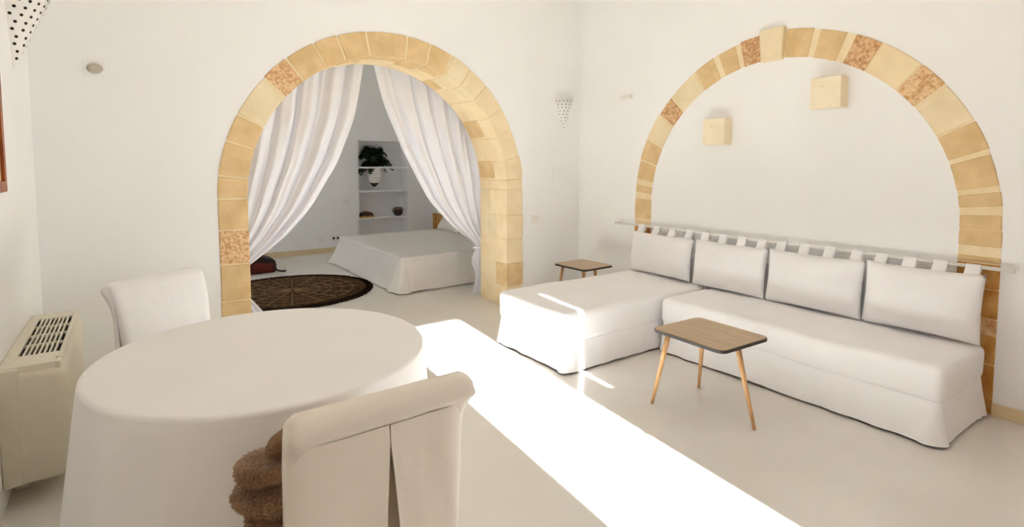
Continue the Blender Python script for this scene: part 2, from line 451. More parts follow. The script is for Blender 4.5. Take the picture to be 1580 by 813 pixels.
# blind arch on the right wall: degrees from the far (left in view) springing
stB = [(0, 1.8, 't'), (4.6, 7.6, 't'), (10.0, 17.3, 't'), (18.0, 26.0, 't'), (26.6, 37.0, 'p'), (37.6, 45.2, 'q'), (45.8, 58.2, 'p'),
       (58.8, 67.0, 't'), (69.2, 76.0, 't'), (77.8, 84.9, 'q'), (93.8, 101.9, 't'), (104.1, 111.8, 't'), (114.4, 121.8, 'q'), (122.2, 133.4, 'c'),
       (133.8, 141.0, 'r'), (141.6, 152.2, 'p'), (152.7, 160.0, 't'), (161.4, 169.0, 't'), (170.6, 174.0, 't'), (176.2, 180.0, 't')]
for a0, a1, t in stB:
    stone(block(sector(BCY, BCZ, BRI, BRO, a0, a1, random.uniform(-0.006, 0.008)), XB - random.uniform(0.005, 0.010), XB + 0.03, 'x', 0.004), t, wall_right)
k = stone(block(sector(BCY, BCZ, BRI - 0.012, BRO + 0.03, 85.4, 93.3), XB - 0.045, XB + 0.03, 'x', 0.006), 'p', wall_right)
k['label'] = 'projecting pale keystone'
for z0, z1, t in ((0, 0.3, 'o'), (0.3, 0.6, 't'), (0.6, 0.89, 'o'), (0.945, 1.097, 't')):
    stone(block([(BCY + BRI, z0 + 0.003), (BCY + BRO, z0 + 0.003), (BCY + BRO, z1 - 0.003), (BCY + BRI, z1 - 0.003)], XB - 0.008, XB + 0.03, 'x', 0.004), t, wall_right)
for z0, z1, t in ((0, 0.3, 'o'), (0.3, 0.477, 'o'), (0.477, 0.574, 'q'), (0.574, 0.75, 'o'), (0.75, 0.9, 'o'), (0.905, 0.944, 't'), (1.0, 1.097, 't')):
    stone(block([(BCY - BRO, z0 + 0.002), (BCY - BRI, z0 + 0.002), (BCY - BRI, z1 - 0.002), (BCY - BRO, z1 - 0.002)], XB - 0.008, XB + 0.03, 'x', 0.004), t, wall_right)
bm = bmesh.new()
merge(bm, block(sector(BCY, BCZ, BRI + 0.002, BRO - 0.002, 0, 180), XB - 0.003, XB + 0.02, 'x', 0))
for s in (-1, 1):
    a, b = BCY + s * (BRI + 0.002), BCY + s * (BRO - 0.002)
    merge(bm, block([(a, 0), (b, 0), (b, BCZ), (a, BCZ)], XB - 0.003, XB + 0.02, 'x', 0))
obj('mortar', bm, 'mortar', wall_right)

# ------------------------------------------------------------------ sofas
def daybed(name, x0, x1, y0, y1, zs, zt, label, seed):
    t = empty(name, ((x0 + x1) / 2, (y0 + y1) / 2, 0), label, 'sofa')
    obj('base', box(x0 + 0.05, x1 - 0.05, y0 + 0.05, y1 - 0.05, 0, zs - 0.01), 'loaf', t)
    obj('skirt', skirt(x0 + 0.015, x1 - 0.015, y0 + 0.015, y1 - 0.015, zs + 0.03, 0.016, 0.02, 0.007, 0.03, 0.02, 0.21, seed, 0.014), 'linen', t, True)
    obj('mattress', soft_box(x0, x1, y0, y1, zs, zt, 0.05, 0.06, 0.010, 2.6, seed), 'linen', t, True)
    return t
daybed('long_sofa', 3.40, 4.105, 0.965, 2.81, 0.225, 0.435, 'long white sofa bed with a cloth skirt along the right wall', 1.3)
daybed('chaise_daybed', 2.46, 4.105, 2.85, 3.72, 0.21, 0.445, 'white chaise daybed jutting out towards the archway', 6.1)

# rod and hanging cushions
rod = empty('cushion_rod', (4.085, 2.45, 0.885), 'thin white rod on the wall carrying the back cushions', 'rod')
obj('bar', add_tube(bmesh.new(), [(4.085, 3.97, 0.885), (4.085, 0.86, 0.885)], 0.011, 12), 'white_metal', rod, True)
for y in (3.95, 2.29, 0.885):
    b = bmesh.new(); add_tube(b, [(XB, y, 0.885), (4.075, y, 0.885)], 0.009, 10); add_tube(b, [(XB, y, 0.885), (XB - 0.008, y, 0.885)], 0.028, 16)
    obj('bracket', b, 'white_metal', rod)

def pillow_bm(w, h, th, seed, nu=30, nv=24, squash=0.10):
    """upright pillow in the local yz plane (y width, z up from 0), bulging to -x"""
    bm = bmesh.new()
    def side(sg):
        def fn(a, b):
            u = 2 * a - 1; v = 2 * b - 1
            t = max(0, (1 - abs(u) ** 3.2)) ** 0.55 * max(0, (1 - abs(v) ** 3.0)) ** 0.55
            px = w / 2 * u * (1 - squash * 0.35 * (1 - u * u) * 0 - 0.035 * (1 - abs(v) ** 2) * abs(u) ** 3)
            pz = h / 2 + h / 2 * v * (1 - 0.05 * (1 - abs(u) ** 2) * abs(v) ** 3)
            wr = 0.006 * noise.noise(Vector((u * 3 + seed, v * 3, seed))) * t
            return (sg * (th / 2 * t + wr) - (0.0), px, pz)
        return fn
    grid_surface(bm, side(-1), nu, nv); grid_surface(bm, side(1), nu, nv)
    bmesh.ops.remove_doubles(bm, verts=bm.verts[:], dist=0.0004)
    return bm

cl = ['white back cushion above the chaise, farthest along the rod', 'white back cushion second along the rod from the corner',
      'white back cushion third along the rod from the corner', 'white back cushion nearest the camera, at the right end of the rod']
for i, (ya, yb, zt) in enumerate(((3.66, 2.985, 0.835), (2.935, 2.30, 0.835), (2.265, 1.615, 0.84), (1.585, 0.985, 0.85))):
    w = ya - yb; zb = 0.455 if i == 0 else 0.442; h = zt - zb
    t = empty('back_cushion', (4.03, (ya + yb) / 2, zb), cl[i], 'cushion', 'tab-top cushions hung on the rod')
    bm = pillow_bm(w + 0.03, h, 0.15, i * 3.1)
    for v in bm.verts:                                   # lean: bottom forward
        v.co.x += -0.045 * (1 - v.co.z / h)
    obj('pillow', bm, 'linen', t, True, local=True)
    # flange seam along the edge
    for kx in range(4):
        yc = -w / 2 + 0.06 + kx * (w - 0.12) / 3
        bm = bmesh.new()
        hw = 0.036
        prof = [(-0.006, h - 0.02), (-0.01 + 0.032, h + 0.01), (0.036, 0.885 - zb - 0.006), (0.040, 0.885 - zb + 0.010), (0.055, 0.885 - zb + 0.0145), (0.070, 0.885 - zb + 0.010), (0.073, 0.885 - zb - 0.008), (0.05, h + 0.0), (0.004, h - 0.022)]
        V = [[bm.verts.new((px, yc + s * hw, pz)) for px, pz in prof] for s in (-1, 1)]
        for q in range(len(prof) - 1): bm.faces.new((V[0][q], V[0][q + 1], V[1][q + 1], V[1][q]))
        obj('tab', bm, 'linen', t, True, local=True)

# ------------------------------------------------------------------ tables
def rounded_rect_prism(bm, w, l, z0, z1, r, n=6, grow=0.0):
    pts = []
    for cx, cy, a in ((w / 2 - r, -l / 2 + r, -PI / 2), (w / 2 - r, l / 2 - r, 0), (-w / 2 + r, l / 2 - r, PI / 2), (-w / 2 + r, -l / 2 + r, PI)):
        for t in range(n + 1):
            an = a + t / n * PI / 2; pts.append((cx + (r + grow) * math.cos(an), cy + (r + grow) * math.sin(an)))
    lo = [bm.verts.new((x, y, z0)) for x, y in pts]; hi = [bm.verts.new((x, y, z1)) for x, y in pts]
    bm.faces.new(lo[::-1]); bm.faces.new(hi); m = len(pts)
    for i in range(m): bm.faces.new((lo[i], lo[(i + 1) % m], hi[(i + 1) % m], hi[i]))
    return bm

def side_table(loc, rz, w, l, legs, label):
    t = empty('side_table', loc, label, 'table', 'small three-legged tables', rz)
    top = obj('tabletop', rounded_rect_prism(bmesh.new(), w, l, 0.465, 0.482, 0.045), 'oak', t, local=True)
    bm = bmesh.new(); rounded_rect_prism(bm, w, l, 0.4625, 0.4790, 0.045, grow=0.005)
    obj('edging', bm, 'black', top, local=True)
    for (tx, ty), (fx, fy) in legs:
        bm = bmesh.new(); add_tube(bm, [(fx, fy, 0.0), (fx + (tx - fx) * 0.6, fy + (ty - fy) * 0.6, 0.27), (tx, ty, 0.4625)], [0.010, 0.014, 0.017], 14)
        obj('leg', bm, 'leg', t, True, local=True)
    return t
CT = (2.815, 1.95)
side_table((CT[0], CT[1], 0), math.radians(-2), 0.44, 0.50, [((-0.16, 0.17), (-0.21, 0.25)), ((0.17, 0.17), (0.24, 0.25)), ((0.0, -0.19), (0.02, -0.30))],
           'small wooden table with black edge standing before the long sofa')
side_table((3.70, 4.03, 0), math.radians(2), 0.40, 0.44, [((-0.14, 0.15), (-0.185, 0.20)), ((-0.14, -0.15), (-0.165, -0.185)), ((0.14, -0.02), (0.19, -0.02))],
           'small wooden table in the corner behind the chaise')

TCX, TCY, TR, TZ = 0.44, 2.36, 0.615, 0.745
t = empty('round_table', (TCX, TCY, 0), 'round dining table hidden under the white cloth', 'table')
obj('tabletop', add_lathe(bmesh.new(), [(0.0, 0.712), (TR - 0.02, 0.712), (TR - 0.008, 0.725), (TR - 0.02, 0.739), (0, 0.739)], 48), 'honey', t, local=True)
obj('pedestal', add_lathe(bmesh.new(), [(0.0, 0.0), (0.28, 0.0), (0.27, 0.03), (0.06, 0.07), (0.05, 0.4), (0.07, 0.712), (0, 0.712)], 24), 'honey', t, True, local=True)
bm = bmesh.new()
def cloth_pt(a, v):
    an = 2 * PI * a
    if v < 0.3:
        r = TR * v / 0.3 * 0.985; z = TZ
    elif v < 0.4:
        q = (v - 0.3) / 0.1 * PI / 2; r = TR * 0.985 + 0.018 * math.sin(q); z = TZ - 0.018 * (1 - math.cos(q))
    else:
        t = (v - 0.4) / 0.6
        n = noise.noise(Vector((math.cos(an) * 1.6, math.sin(an) * 1.6, 0.3)))
        wv = math.sin(an * 17 + 2.4 * n) * (0.5 + 0.5 * math.sin(an * 5 + 1))
        r = TR * 0.985 + 0.018 + t * (0.085 + 0.03 * n) + 0.026 * wv * t ** 0.8
        for ca, cw in ((-1.45, 0.42), (1.87, 0.42)):        # the chairs push the cloth in
            da = (an - ca + PI) % (2 * PI) - PI
            k = math.exp(-(da / cw) ** 4)
            r = r * (1 - k) + (TR * 0.985 + 0.014 - 0.02 * t) * k
        z = (TZ - 0.018) * (1 - t) + 0.012 * t
    return (TCX + r * math.cos(an), TCY + r * math.sin(an), z)
grid_surface(bm, cloth_pt, 200, 40, True)
bmesh.ops.remove_doubles(bm, verts=bm.verts[:], dist=1e-5)
o = obj('tablecloth', bm, 'cloth', None, True)
tag(o, 'floor-length white cloth draped over the round dining table', 'tablecloth')

# ------------------------------------------------------------------ slip-covered chairs (back at y=0, seat towards +y)
def chair(loc, rz, label, fab='linen_shaded'):
    t = empty('slipcover_chair', loc, label, 'chair', 'slip-covered dining chairs', rz)
    W = 0.25
    # backrest: side profile swept across the width, scrolled to the rear at the top
    prof = [(0.085, 0.44), (0.075, 0.60), (0.058, 0.74), (0.036, 0.83), (0.018, 0.872), (-0.004, 0.894), (-0.032, 0.900), (-0.058, 0.890), (-0.072, 0.866),
            (-0.070, 0.842), (-0.054, 0.828), (-0.036, 0.81), (-0.022, 0.77), (-0.008, 0.66), (0.0, 0.55), (0.0, 0.44)]
    bm = bmesh.new(); n = 24; rows = []
    for i in range(n + 1):
        u = -1 + 2 * i / n
        e = max(0.0, (abs(u) - 0.94) / 0.06)
        cy = sum(p[0] for p in prof) / len(prof)
        row = []
        for (y, z) in prof:
            k = 0.010 * (1 - math.sqrt(max(0, 1 - e * e)))
            yy = y + (k if y < 0.02 and z < 0.8 else -k if y > 0.03 else 0)
            zz = z - (k * 1.5 if z > 0.86 else 0)
            tp = 1 - (0.16 if u > 0 else 0.03) * max(0, min(1, (0.83 - z) / 0.38)) * min(1, abs(u) * 2)
            row.append(bm.verts.new((u * W * tp, yy + 0.003 * noise.noise(Vector((u * 3, z * 5, 1))), zz)))
        rows.append(row)
    m = len(prof)
    for a, b in zip(rows, rows[1:]):
        for k in range(m): bm.faces.new((a[k], a[(k + 1) % m], b[(k + 1) % m], b[k]))
    bm.faces.new(rows[0]); bm.faces.new(rows[-1][::-1])
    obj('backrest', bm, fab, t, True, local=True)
    # seat and its skirt
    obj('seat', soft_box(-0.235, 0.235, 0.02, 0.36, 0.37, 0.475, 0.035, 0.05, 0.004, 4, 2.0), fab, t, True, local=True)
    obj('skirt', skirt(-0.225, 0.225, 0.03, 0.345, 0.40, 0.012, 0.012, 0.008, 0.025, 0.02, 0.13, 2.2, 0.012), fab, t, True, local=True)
    # rear drape with an inverted pleat: two panels that part downwards over an inner panel
    def panel(s):
        bm = bmesh.new()
        def fn(a, b):
            z = 0.815 - (0.815 - 0.012) * b
            op = 0.050 * max(0, (0.76 - z) / 0.76) ** 0.9 if z < 0.76 else 0.0
            xi = s * (0.0015 + op); xo = s * (0.244 - (0.055 if s > 0 else 0.01) * b ** 0.8)
            x = xi + (xo - xi) * a
            back = -0.045 - 0.018 * b + 0.03 * a ** 8
            y = back - 0.010 * (1 - a) ** 6 * min(1, b * 3) + 0.007 * math.sin(a * 9 + s + 2.2 * b) * b + 0.004 * noise.noise(Vector((x * 14, z * 6, s)))
            if b < 0.08: y += 0.0
            return (x, y, z)
        grid_surface(bm, fn, 24, 30)
        # wrap the side forward
        def fs(a, b):
            z = 0.80 - (0.80 - 0.012) * b
            p = Vector(fn(1, b)); q = Vector((abs(p.x) * s + s * 0.006, 0.03, z))
            r = p.lerp(q, a); r.x += s * 0.004 * math.sin(a * PI)
            return r
        grid_surface(bm, fs, 6, 30)
        bmesh.ops.remove_doubles(bm, verts=bm.verts[:], dist=0.0005)
        return bm
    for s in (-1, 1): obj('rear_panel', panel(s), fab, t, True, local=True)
    bm = bmesh.new()
    grid_surface(bm, lambda a, b: ((a - 0.5) * 0.24, -0.018 - 0.012 * b, 0.79 - 0.775 * b), 6, 12)
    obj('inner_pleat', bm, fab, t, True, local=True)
    return t
near = chair((0.53, 1.36, 0), math.radians(1.5), 'shade-darkened cream slip-covered chair with a split rear pleat, in the foreground')
chair((0.105, 3.46, 0), math.radians(212), 'pale slip-covered chair beyond the round table, near the left wall', 'linen')

# fur throw folded on the near chair's seat
t = empty('fur_throw', (0.36, 1.53, 0.476), 'folded brown fur throw heaped on the foreground chair seat', 'throw')
def fold(p0, p1, rx, rz, seed, name='fold'):
    bm = bmesh.new(); p0 = Vector(p0); p1 = Vector(p1); d = (p1 - p0).normalized(); s = d.cross(Vector((0, 0, 1))).normalized()
    V = []; n = 26; m = 22
    for j in range(n + 1):
        v = j / n; e = max(0.03, (1 - abs(2 * v - 1) ** 4)) ** 0.5
        c = p0.lerp(p1, v) + Vector((0, 0, 0.012 * math.sin(v * 5 + seed)))
        V.append([bm.verts.new(c + s * (rx * e * math.cos(2 * PI * k / m)) + Vector((0, 0, 1)) * (rz * e * math.sin(2 * PI * k / m)) + Vector((0, 0, 0.01)) * fb(c + s * math.cos(2 * PI * k / m) * 0.1, 9, seed + k * 0.2)) for k in range(m)])
    for a, b in zip(V, V[1:]):
        for k in range(m): bm.faces.new((a[k], a[(k + 1) % m], b[(k + 1) % m], b[k]))
    bm.faces.new(V[0]); bm.faces.new(V[-1][::-1])
    bmesh.ops.recalc_face_normals(bm, faces=bm.faces[:])
    # hairs
    hb = bmesh.new(); rnd = random.Random(int(seed * 10))
    bm.faces.ensure_lookup_table()
    for f in bm.faces:
        if len(f.verts) > 4: continue
        for q in range(14):
            w = [rnd.random() for _ in f.verts]; sw = sum(w)
            p = sum((v.co * (a / sw) for v, a in zip(f.verts, w)), Vector())
            lean = Vector((rnd.uniform(-1, 0.2), rnd.uniform(-0.6, 0.6), rnd.uniform(-0.9, 0.1)))
            tip = p + (f.normal * 0.45 + lean * 0.8).normalized() * rnd.uniform(0.004, 0.009)
            sd = (tip - p).cross(f.normal)
            if sd.length < 1e-6: continue
            sd = sd.normalized() * 0.0011
            hb.faces.new((hb.verts.new(p - sd), hb.verts.new(p + sd), hb.verts.new(tip)))
    o = obj(name, bm, 'fur', t, True)
    h = obj('fur_pile', hb, 'fur_hair', o); h['kind'] = 'stuff'
    return o
fold((0.235, 1.62, 0.514), (0.46, 1.46, 0.520), 0.085, 0.037, 1.0)
fold((0.195, 1.60, 0.592), (0.47, 1.46, 0.625), 0.090, 0.037, 2.0)
fold((0.200, 1.58, 0.680), (0.47, 1.45, 0.730), 0.082, 0.037, 3.0)
fold((0.275, 1.52, 0.755), (0.37, 1.45, 0.795), 0.045, 0.032, 4.0)

# ------------------------------------------------------------------ fan coil unit on the left wall
UX0, UX1, UY0, UY1, UZ0, UZ1 = XC, -0.268, 3.08, 4.14, 0.09, 0.62
t = empty('fan_coil_unit', ((UX0 + UX1) / 2, (UY0 + UY1) / 2, 0), 'cream fan coil heater with a slotted top grille against the left wall', 'heater')
b = soft_box(UX0 + 0.002, UX1, UY0, UY1, UZ0, UZ1 - 0.02, 0.045, 0.1, 0.0, 1, 0)
obj('casing', b, 'unit', t, True)
GX0, GX1, GY0, GY1 = -0.452, -0.305, 3.27, 3.99
bm = bmesh.new()
add_box(bm, UX0 + 0.002, GX0, UY0 + 0.02, UY1 - 0.02, UZ1 - 0.03, UZ1, 0.003); add_box(bm, GX1, UX1 - 0.02, UY0 + 0.02, UY1 - 0.02, UZ1 - 0.03, UZ1, 0.003)
add_box(bm, GX0, GX1, UY0 + 0.02, GY0, UZ1 - 0.03, UZ1, 0.0); add_box(bm, GX0, GX1, GY1, UY1 - 0.02, UZ1 - 0.03, UZ1, 0.0)
obj('top_panel', bm, 'unit', t)
gr = obj('grille_shade_panel', box(GX0, GX1, GY0, GY1, UZ1 - 0.022, UZ1 - 0.012), 'dark', t)  # solid dark panel stands for the shade behind the slats
for i in range(1, 8):
    x = GX0 + (GX1 - GX0) * i / 8
    obj('slat', box(x - 0.004, x + 0.004, GY0, GY1, UZ1 - 0.012, UZ1 - 0.001), 'unit', t)
for i in range(1, 4):
    y = GY0 + (GY1 - GY0) * i / 4
    obj('crossbar', box(GX0, GX1, y - 0.008, y + 0.008, UZ1 - 0.012, UZ1), 'unit', t)
bm = bmesh.new(); add_box(bm, UX0 + 0.001, UX0 + 0.07, UY0 - 0.004, UY0 + 0.03, UZ0 + 0.01, UZ1 - 0.004, 0.008)
obj('end_cap', bm, 'unit', t)
for y in (UY0 + 0.22, UY1 - 0.22): obj('foot', box(UX0 + 0.01, UX0 + 0.07, y - 0.03, y + 0.03, 0, UZ0 + 0.02, bev=0.004), 'unit', t)
obj('control_knob', add_tube(bmesh.new(), [(-0.30, 3.17, UZ1), (-0.30, 3.17, UZ1 + 0.004)], 0.010, 12), 'unit', t)

# ------------------------------------------------------------------ wall lights and plates
def cone_sconce(c, ang, R, Hh, label, name='cone_sconce', rows=9, dens=8.0, hr=0.0062):
    """half cone, apex down, flat side on the wall; ang = direction it faces"""
    t = empty(name, c, label, 'wall light', 'perforated cone wall lights')
    bm = bmesh.new()
    add_lathe(bm, [(0.006, 0.0), (R * 0.5, Hh * 0.5), (R, Hh), (R - 0.008, Hh), (R * 0.5 - 0.008, Hh * 0.5 + 0.004), (0.0, 0.012)], 28, (0, 0, 0), ang - PI / 2, ang + PI / 2)
    obj('shade', bm, 'ceramic', t, True, local=True)
    hb = bmesh.new()
    for j in range(rows):
        v = 0.12 + 0.80 * j / (rows - 1); r = R * v + max(0, 0.006 * (1 - 2 * v)); cnt = max(1, int(1 + v * dens))
        for k in range(cnt):
            a = ang - PI / 2 + PI * (k + (0.5 if j % 2 else 0.5)) / cnt + (0.08 if j % 2 else -0.08)
            n = Vector((math.cos(a), math.sin(a), -R / Hh)).normalized()
            p = Vector((r * math.cos(a), r * math.sin(a), Hh * v)) + n * 0.0012
            s = n.cross(Vector((0, 0, 1))).normalized(); u = s.cross(n)
            hb.faces.new([hb.verts.new(p + hr * (s * math.cos(2 * PI * q / 8) + u * math.sin(2 * PI * q / 8))) for q in range(8)])
    h = obj('hole_shade_discs', hb, 'dark', t, local=True); h['kind'] = 'stuff'  # dark discs on the surface stand for shade inside the holes
    return t
cone_sconce((3.905, YA, 1.845), -PI / 2, 0.115, 0.345, 'white perforated cone wall light between the two arches')
cone_sconce((XC, 4.03, 2.01), 0.0, 0.20, 0.46, 'large white perforated cone wall light at the left wall', rows=11, dens=13.0, hr=0.0085)

def cube_light(y, z, label):
    t = empty('cube_wall_light', (XB, y, z), label, 'wall light', 'stone cube wall lights')
    obj('body', box(-0.11, 0, -0.105, 0.105, -0.11, 0.11, bev=0.006), 'lampstone', t, local=True)
    obj('lens', box(-0.085, -0.025, -0.06, 0.06, -0.113, -0.109), 'white_plastic', t, local=True)
    obj('screw', add_tube(bmesh.new(), [(-0.109, 0.02, 0.045), (-0.112, 0.02, 0.045)], 0.006, 10), 'base', t, local=True)
cube_light(1.915, 1.995, 'square stone wall light under the blind arch, nearer the camera')
cube_light(2.81, 1.76, 'square stone wall light under the blind arch, nearer the corner')

def plate(name, axis, a, z, w, h, label, cat, extra=None, wall=YA, m='white_plastic'):
    loc = (a, wall, z) if axis == 'y' else (wall, a, z)
    t = empty(name, loc, label, cat)
    bx = (lambda u0, u1, d0, d1, z0, z1, **k: box(u0, u1, -d1, -d0, z0, z1, **k)) if axis == 'y' else (lambda u0, u1, d0, d1, z0, z1, **k: box(-d1, -d0, u0, u1, z0, z1, **k))
    obj('cover', bx(-w / 2, w / 2, 0, 0.008, -h / 2, h / 2, bev=0.002), m, t, local=True)
    if extra == 'switch':
        obj('rocker', bx(-w * 0.2, w * 0.2, 0.008, 0.012, -h * 0.3, h * 0.3, bev=0.001), m, t, local=True)
    if extra == 'socket':
        for s in (-1, 1):
            obj('socket', bx(s * w * 0.25 - 0.018, s * w * 0.25 + 0.018, 0.0075, 0.0095, -0.018, 0.018), 'loaf', t, local=True)
    if extra == 'vent':
        for s in (-1, 0, 1): obj('louvre', bx(-w * 0.42, w * 0.42, 0.008, 0.016, s * h * 0.3 - 0.006, s * h * 0.3 + 0.004), m, t, local=True)
    return t
plate('light_switch', 'y', 3.52, 0.90, 0.085, 0.085, 'small white light switch right of the open archway', 'switch', 'switch')
plate('junction_cover', 'y', 3.88, 1.36, 0.24, 0.18, 'flat plastered cover plate below the cone wall light', 'cover plate', None, m='plaster')
plate('air_vent', 'x', 3.90, 2.165, 0.17, 0.05, 'small white louvred vent near the corner, high on the wall', 'vent', 'vent', XB)
plate('wall_socket', 'y', 2.79, 0.235, 0.14, 0.075, 'double power socket low on the bedroom wall beside the bed', 'socket', 'socket', YBK)
plate('bedroom_switch', 'y', 2.97, 0.86, 0.10, 0.08, 'white switch plate left of the shelved niche', 'switch', 'switch', YBK)
plate('blank_plate', 'y', 2.56, 0.22, 0.10, 0.07, 'white blank plate left of the bedroom socket', 'cover plate', None, YBK)
# small oval bulkhead light on the back wall, left
t = empty('bulkhead_light', (-0.165, YA, 2.125), 'small grey oval wall fitting high on the wall left of the archway', 'wall light')
bm = add_lathe(bmesh.new(), [(0.0, 0.045), (0.03, 0.04), (0.052, 0.022), (0.058, 0.0), (0.0, 0.0)], 24)
bmesh.ops.transform(bm, matrix=Matrix.Rotation(PI / 2, 4, 'X') @ Matrix.Diagonal((0.78, 0.62, 1, 1)), verts=bm.verts[:])
obj('lens', bm, mat('frosted_grey', srgb(176, 168, 152), srgb(186, 178, 164), 4, 0.5), t, True, local=True)
bm = bmesh.new(); add_box(bm, -0.06, 0.06, -0.006, 0, -0.048, 0.048, bev=0.003); obj('back_plate', bm, 'plaster', t, local=True)

# picture frame on the left wall
t = empty('picture_frame', (XC, 2.9, 1.36), 'orange-brown wooden picture frame on the left wall, cut by the photo edge', 'picture')
PY0, PY1, PZ0, PZ1 = 2.3, 3.46, 1.365, 2.15
for nm, a in (('frame_rail', (PY0, PY1, PZ0, PZ0 + 0.05)), ('frame_rail', (PY0, PY1, PZ1 - 0.05, PZ1)), ('frame_stile', (PY0, PY0 + 0.05, PZ0 + 0.05, PZ1 - 0.05)), ('frame_stile', (PY1 - 0.05, PY1, PZ0 + 0.05, PZ1 - 0.05))):
    obj(nm, box(XC, XC + 0.025, a[0], a[1], a[2], a[3], bev=0.003), 'frame', t)
obj('canvas', box(XC, XC + 0.012, PY0 + 0.05, PY1 - 0.05, PZ0 + 0.05, PZ1 - 0.05), 'canvas', t)

# ------------------------------------------------------------------ curtains behind the arch
def interp(tab, z):
    if z >= tab[0][0]: return tab[0][1]
    for (z0, x0), (z1, x1) in zip(tab, tab[1:]):
        if z >= z1:
            t = (z0 - z) / (z0 - z1); return x0 + (x1 - x0) * t
    return tab[-1][1]
def smooth_interp(tab, z):
    return sum(interp(tab, z + d) for d in (-0.06, -0.03, 0, 0.03, 0.06)) / 5
YCU = 5.22
def curtain(inner, outer, tie, folds, label, seed):
    t = empty('curtain', ((inner[0][1] + outer[0][1]) / 2, YCU, 0), label, 'curtain', 'tied-back curtains in the archway')
    ZT = 2.70
    def fn(a, b):
        z = ZT - (ZT - 0.015) * b
        xi = smooth_interp(inner, z); xo = smooth_interp(outer, z)
        w = abs(xi - xo)
        # fold phase warps so that folds bunch at the leading edge
        ph = a ** 0.85 * folds * 2 * PI
        amp = min(0.045, 0.10 * w / folds * 2.2 + 0.008)
        n = noise.noise(Vector((a * 4 + seed, z * 1.3, seed)))
        gather = 1 - 0.55 * math.exp(-((z - tie) / 0.12) ** 2)
        y = YCU + amp * gather * (math.sin(ph + 1.4 * n) + 0.35 * math.sin(2.3 * ph + seed))
        x = xo + (xi - xo) * (a + 0.010 * math.sin(ph * 1.0 + 1.0))
        if a > 0.985: y -= 0.006
        return (x, y, z)
    bm = bmesh.new(); grid_surface(bm, fn, 150, 110)
    obj('drape', bm, 'curtain', t, True)
    # tie band
    xi = smooth_interp(inner, tie); xo = smooth_interp(outer, tie)
    bm = bmesh.new(); cx = (xi + xo) / 2; hw = abs(xi - xo) / 2 + 0.012
    pts = [(cx + hw * math.cos(2 * PI * k / 20), YCU + 0.045 * math.sin(2 * PI * k / 20), tie + 0.015 * math.cos(2 * PI * k / 20)) for k in range(21)]
    add_tube(bm, pts, 0.012, 8, False)
    obj('tie_back', bm, 'curtain', t, True)
    return t
curtain([(2.7, 1.93), (2.468, 1.885), (1.942, 1.779), (1.506, 1.614), (1.085, 1.364), (0.831, 1.13), (0.575, 0.80), (0.50, 0.66), (0.42, 0.74), (0.14, 0.95), (0.0, 1.02)],
        [(2.7, 0.42), (1.2, 0.45), (0.50, 0.50), (0.3, 0.52), (0, 0.60)], 0.50, 8, 'white curtain swept to the left side of the archway', 1.0)
curtain([(2.7, 1.96), (2.474, 2.002), (2.085, 2.109), (1.606, 2.309), (1.096, 2.597), (0.802, 2.867), (0.64, 3.08), (0.565, 3.19), (0.50, 3.13), (0.42, 3.09), (0.36, 3.10), (0.3, 3.15), (0.22, 3.16), (0.0, 3.11)],
        [(2.7, 3.56), (1.2, 3.45), (0.56, 3.36), (0.3, 3.34), (0, 3.26)], 0.56, 8, 'white curtain swept to the right side of the archway', 4.0)
bm = add_tube(bmesh.new(), [(0.3, YCU, 2.72), (3.68, YCU, 2.72)], 0.014, 12)
for x in (0.36, 3.62): add_tube(bm, [(x, YA + TA, 2.72), (x, YCU, 2.72)], 0.010, 10)
struct('trim_2', bm, 'white_metal', 'white curtain rail above the archway on the bedroom side')

# ------------------------------------------------------------------ bedroom
BX0, BX1, BY0, BY1, BZ = 2.53, 4.40, 5.86, 8.12, 0.40
t = empty('bed', ((BX0 + BX1) / 2, (BY0 + BY1) / 2, 0), 'low double bed with a pale bedspread hanging to the floor', 'bed')
obj('base', box(BX0 + 0.06, BX1, BY0 + 0.06, BY1 - 0.06, 0, 0.2), 'loaf', t)
obj('mattress', box(BX0 + 0.03, BX1, BY0 + 0.03, BY1 - 0.03, 0.2, BZ - 0.012, bev=0.03), 'linen', t, True)
hbd = obj('headboard', box(4.42, 4.47, 5.7, 8.8, 0, 0.60, bev=0.008), 'honey', t)
for y in (8.68, 8.45, 8.2):
    obj('post', box(4.405, 4.44, y - 0.03, y + 0.03, 0.02, 0.60, bev=0.004), 'honey', hbd)
bm = skirt(BX0, BX1 + 0.01, BY0, BY1, BZ - 0.015, 0.012, 0.11, 0.012, 0.05, 0.03, 0.34, 3.0, 0.05, 10, 0.012)
tb = soft_box(BX0 - 0.004, BX1 + 0.012, BY0 - 0.004, BY1 + 0.004, BZ - 0.05, BZ, 0.024, 0.07, 0.006, 2.2, 8.0)
merge(bm, tb)
obj('bedspread', bm, 'bedcloth', t, True)
for i, (y, lb) in enumerate(((7.72, 'pale pillow propped against the headboard beside the right curtain'),)):
    p = empty('pillow', (4.24, y, BZ), lb, 'pillow')
    bm = pillow_bm(0.68, 0.42, 0.16, 20 + i)
    bmesh.ops.transform(bm, matrix=Matrix.Rotation(math.radians(38), 4, 'Y'), verts=bm.verts[:])
    mz = min(v.co.z for v in bm.verts); mxx = max(v.co.x for v in bm.verts)
    for v in bm.verts: v.co.z -= mz - 0.001; v.co.x -= mxx - 0.155
    obj('pillowcase', bm, 'bedcloth', p, True, local=True)

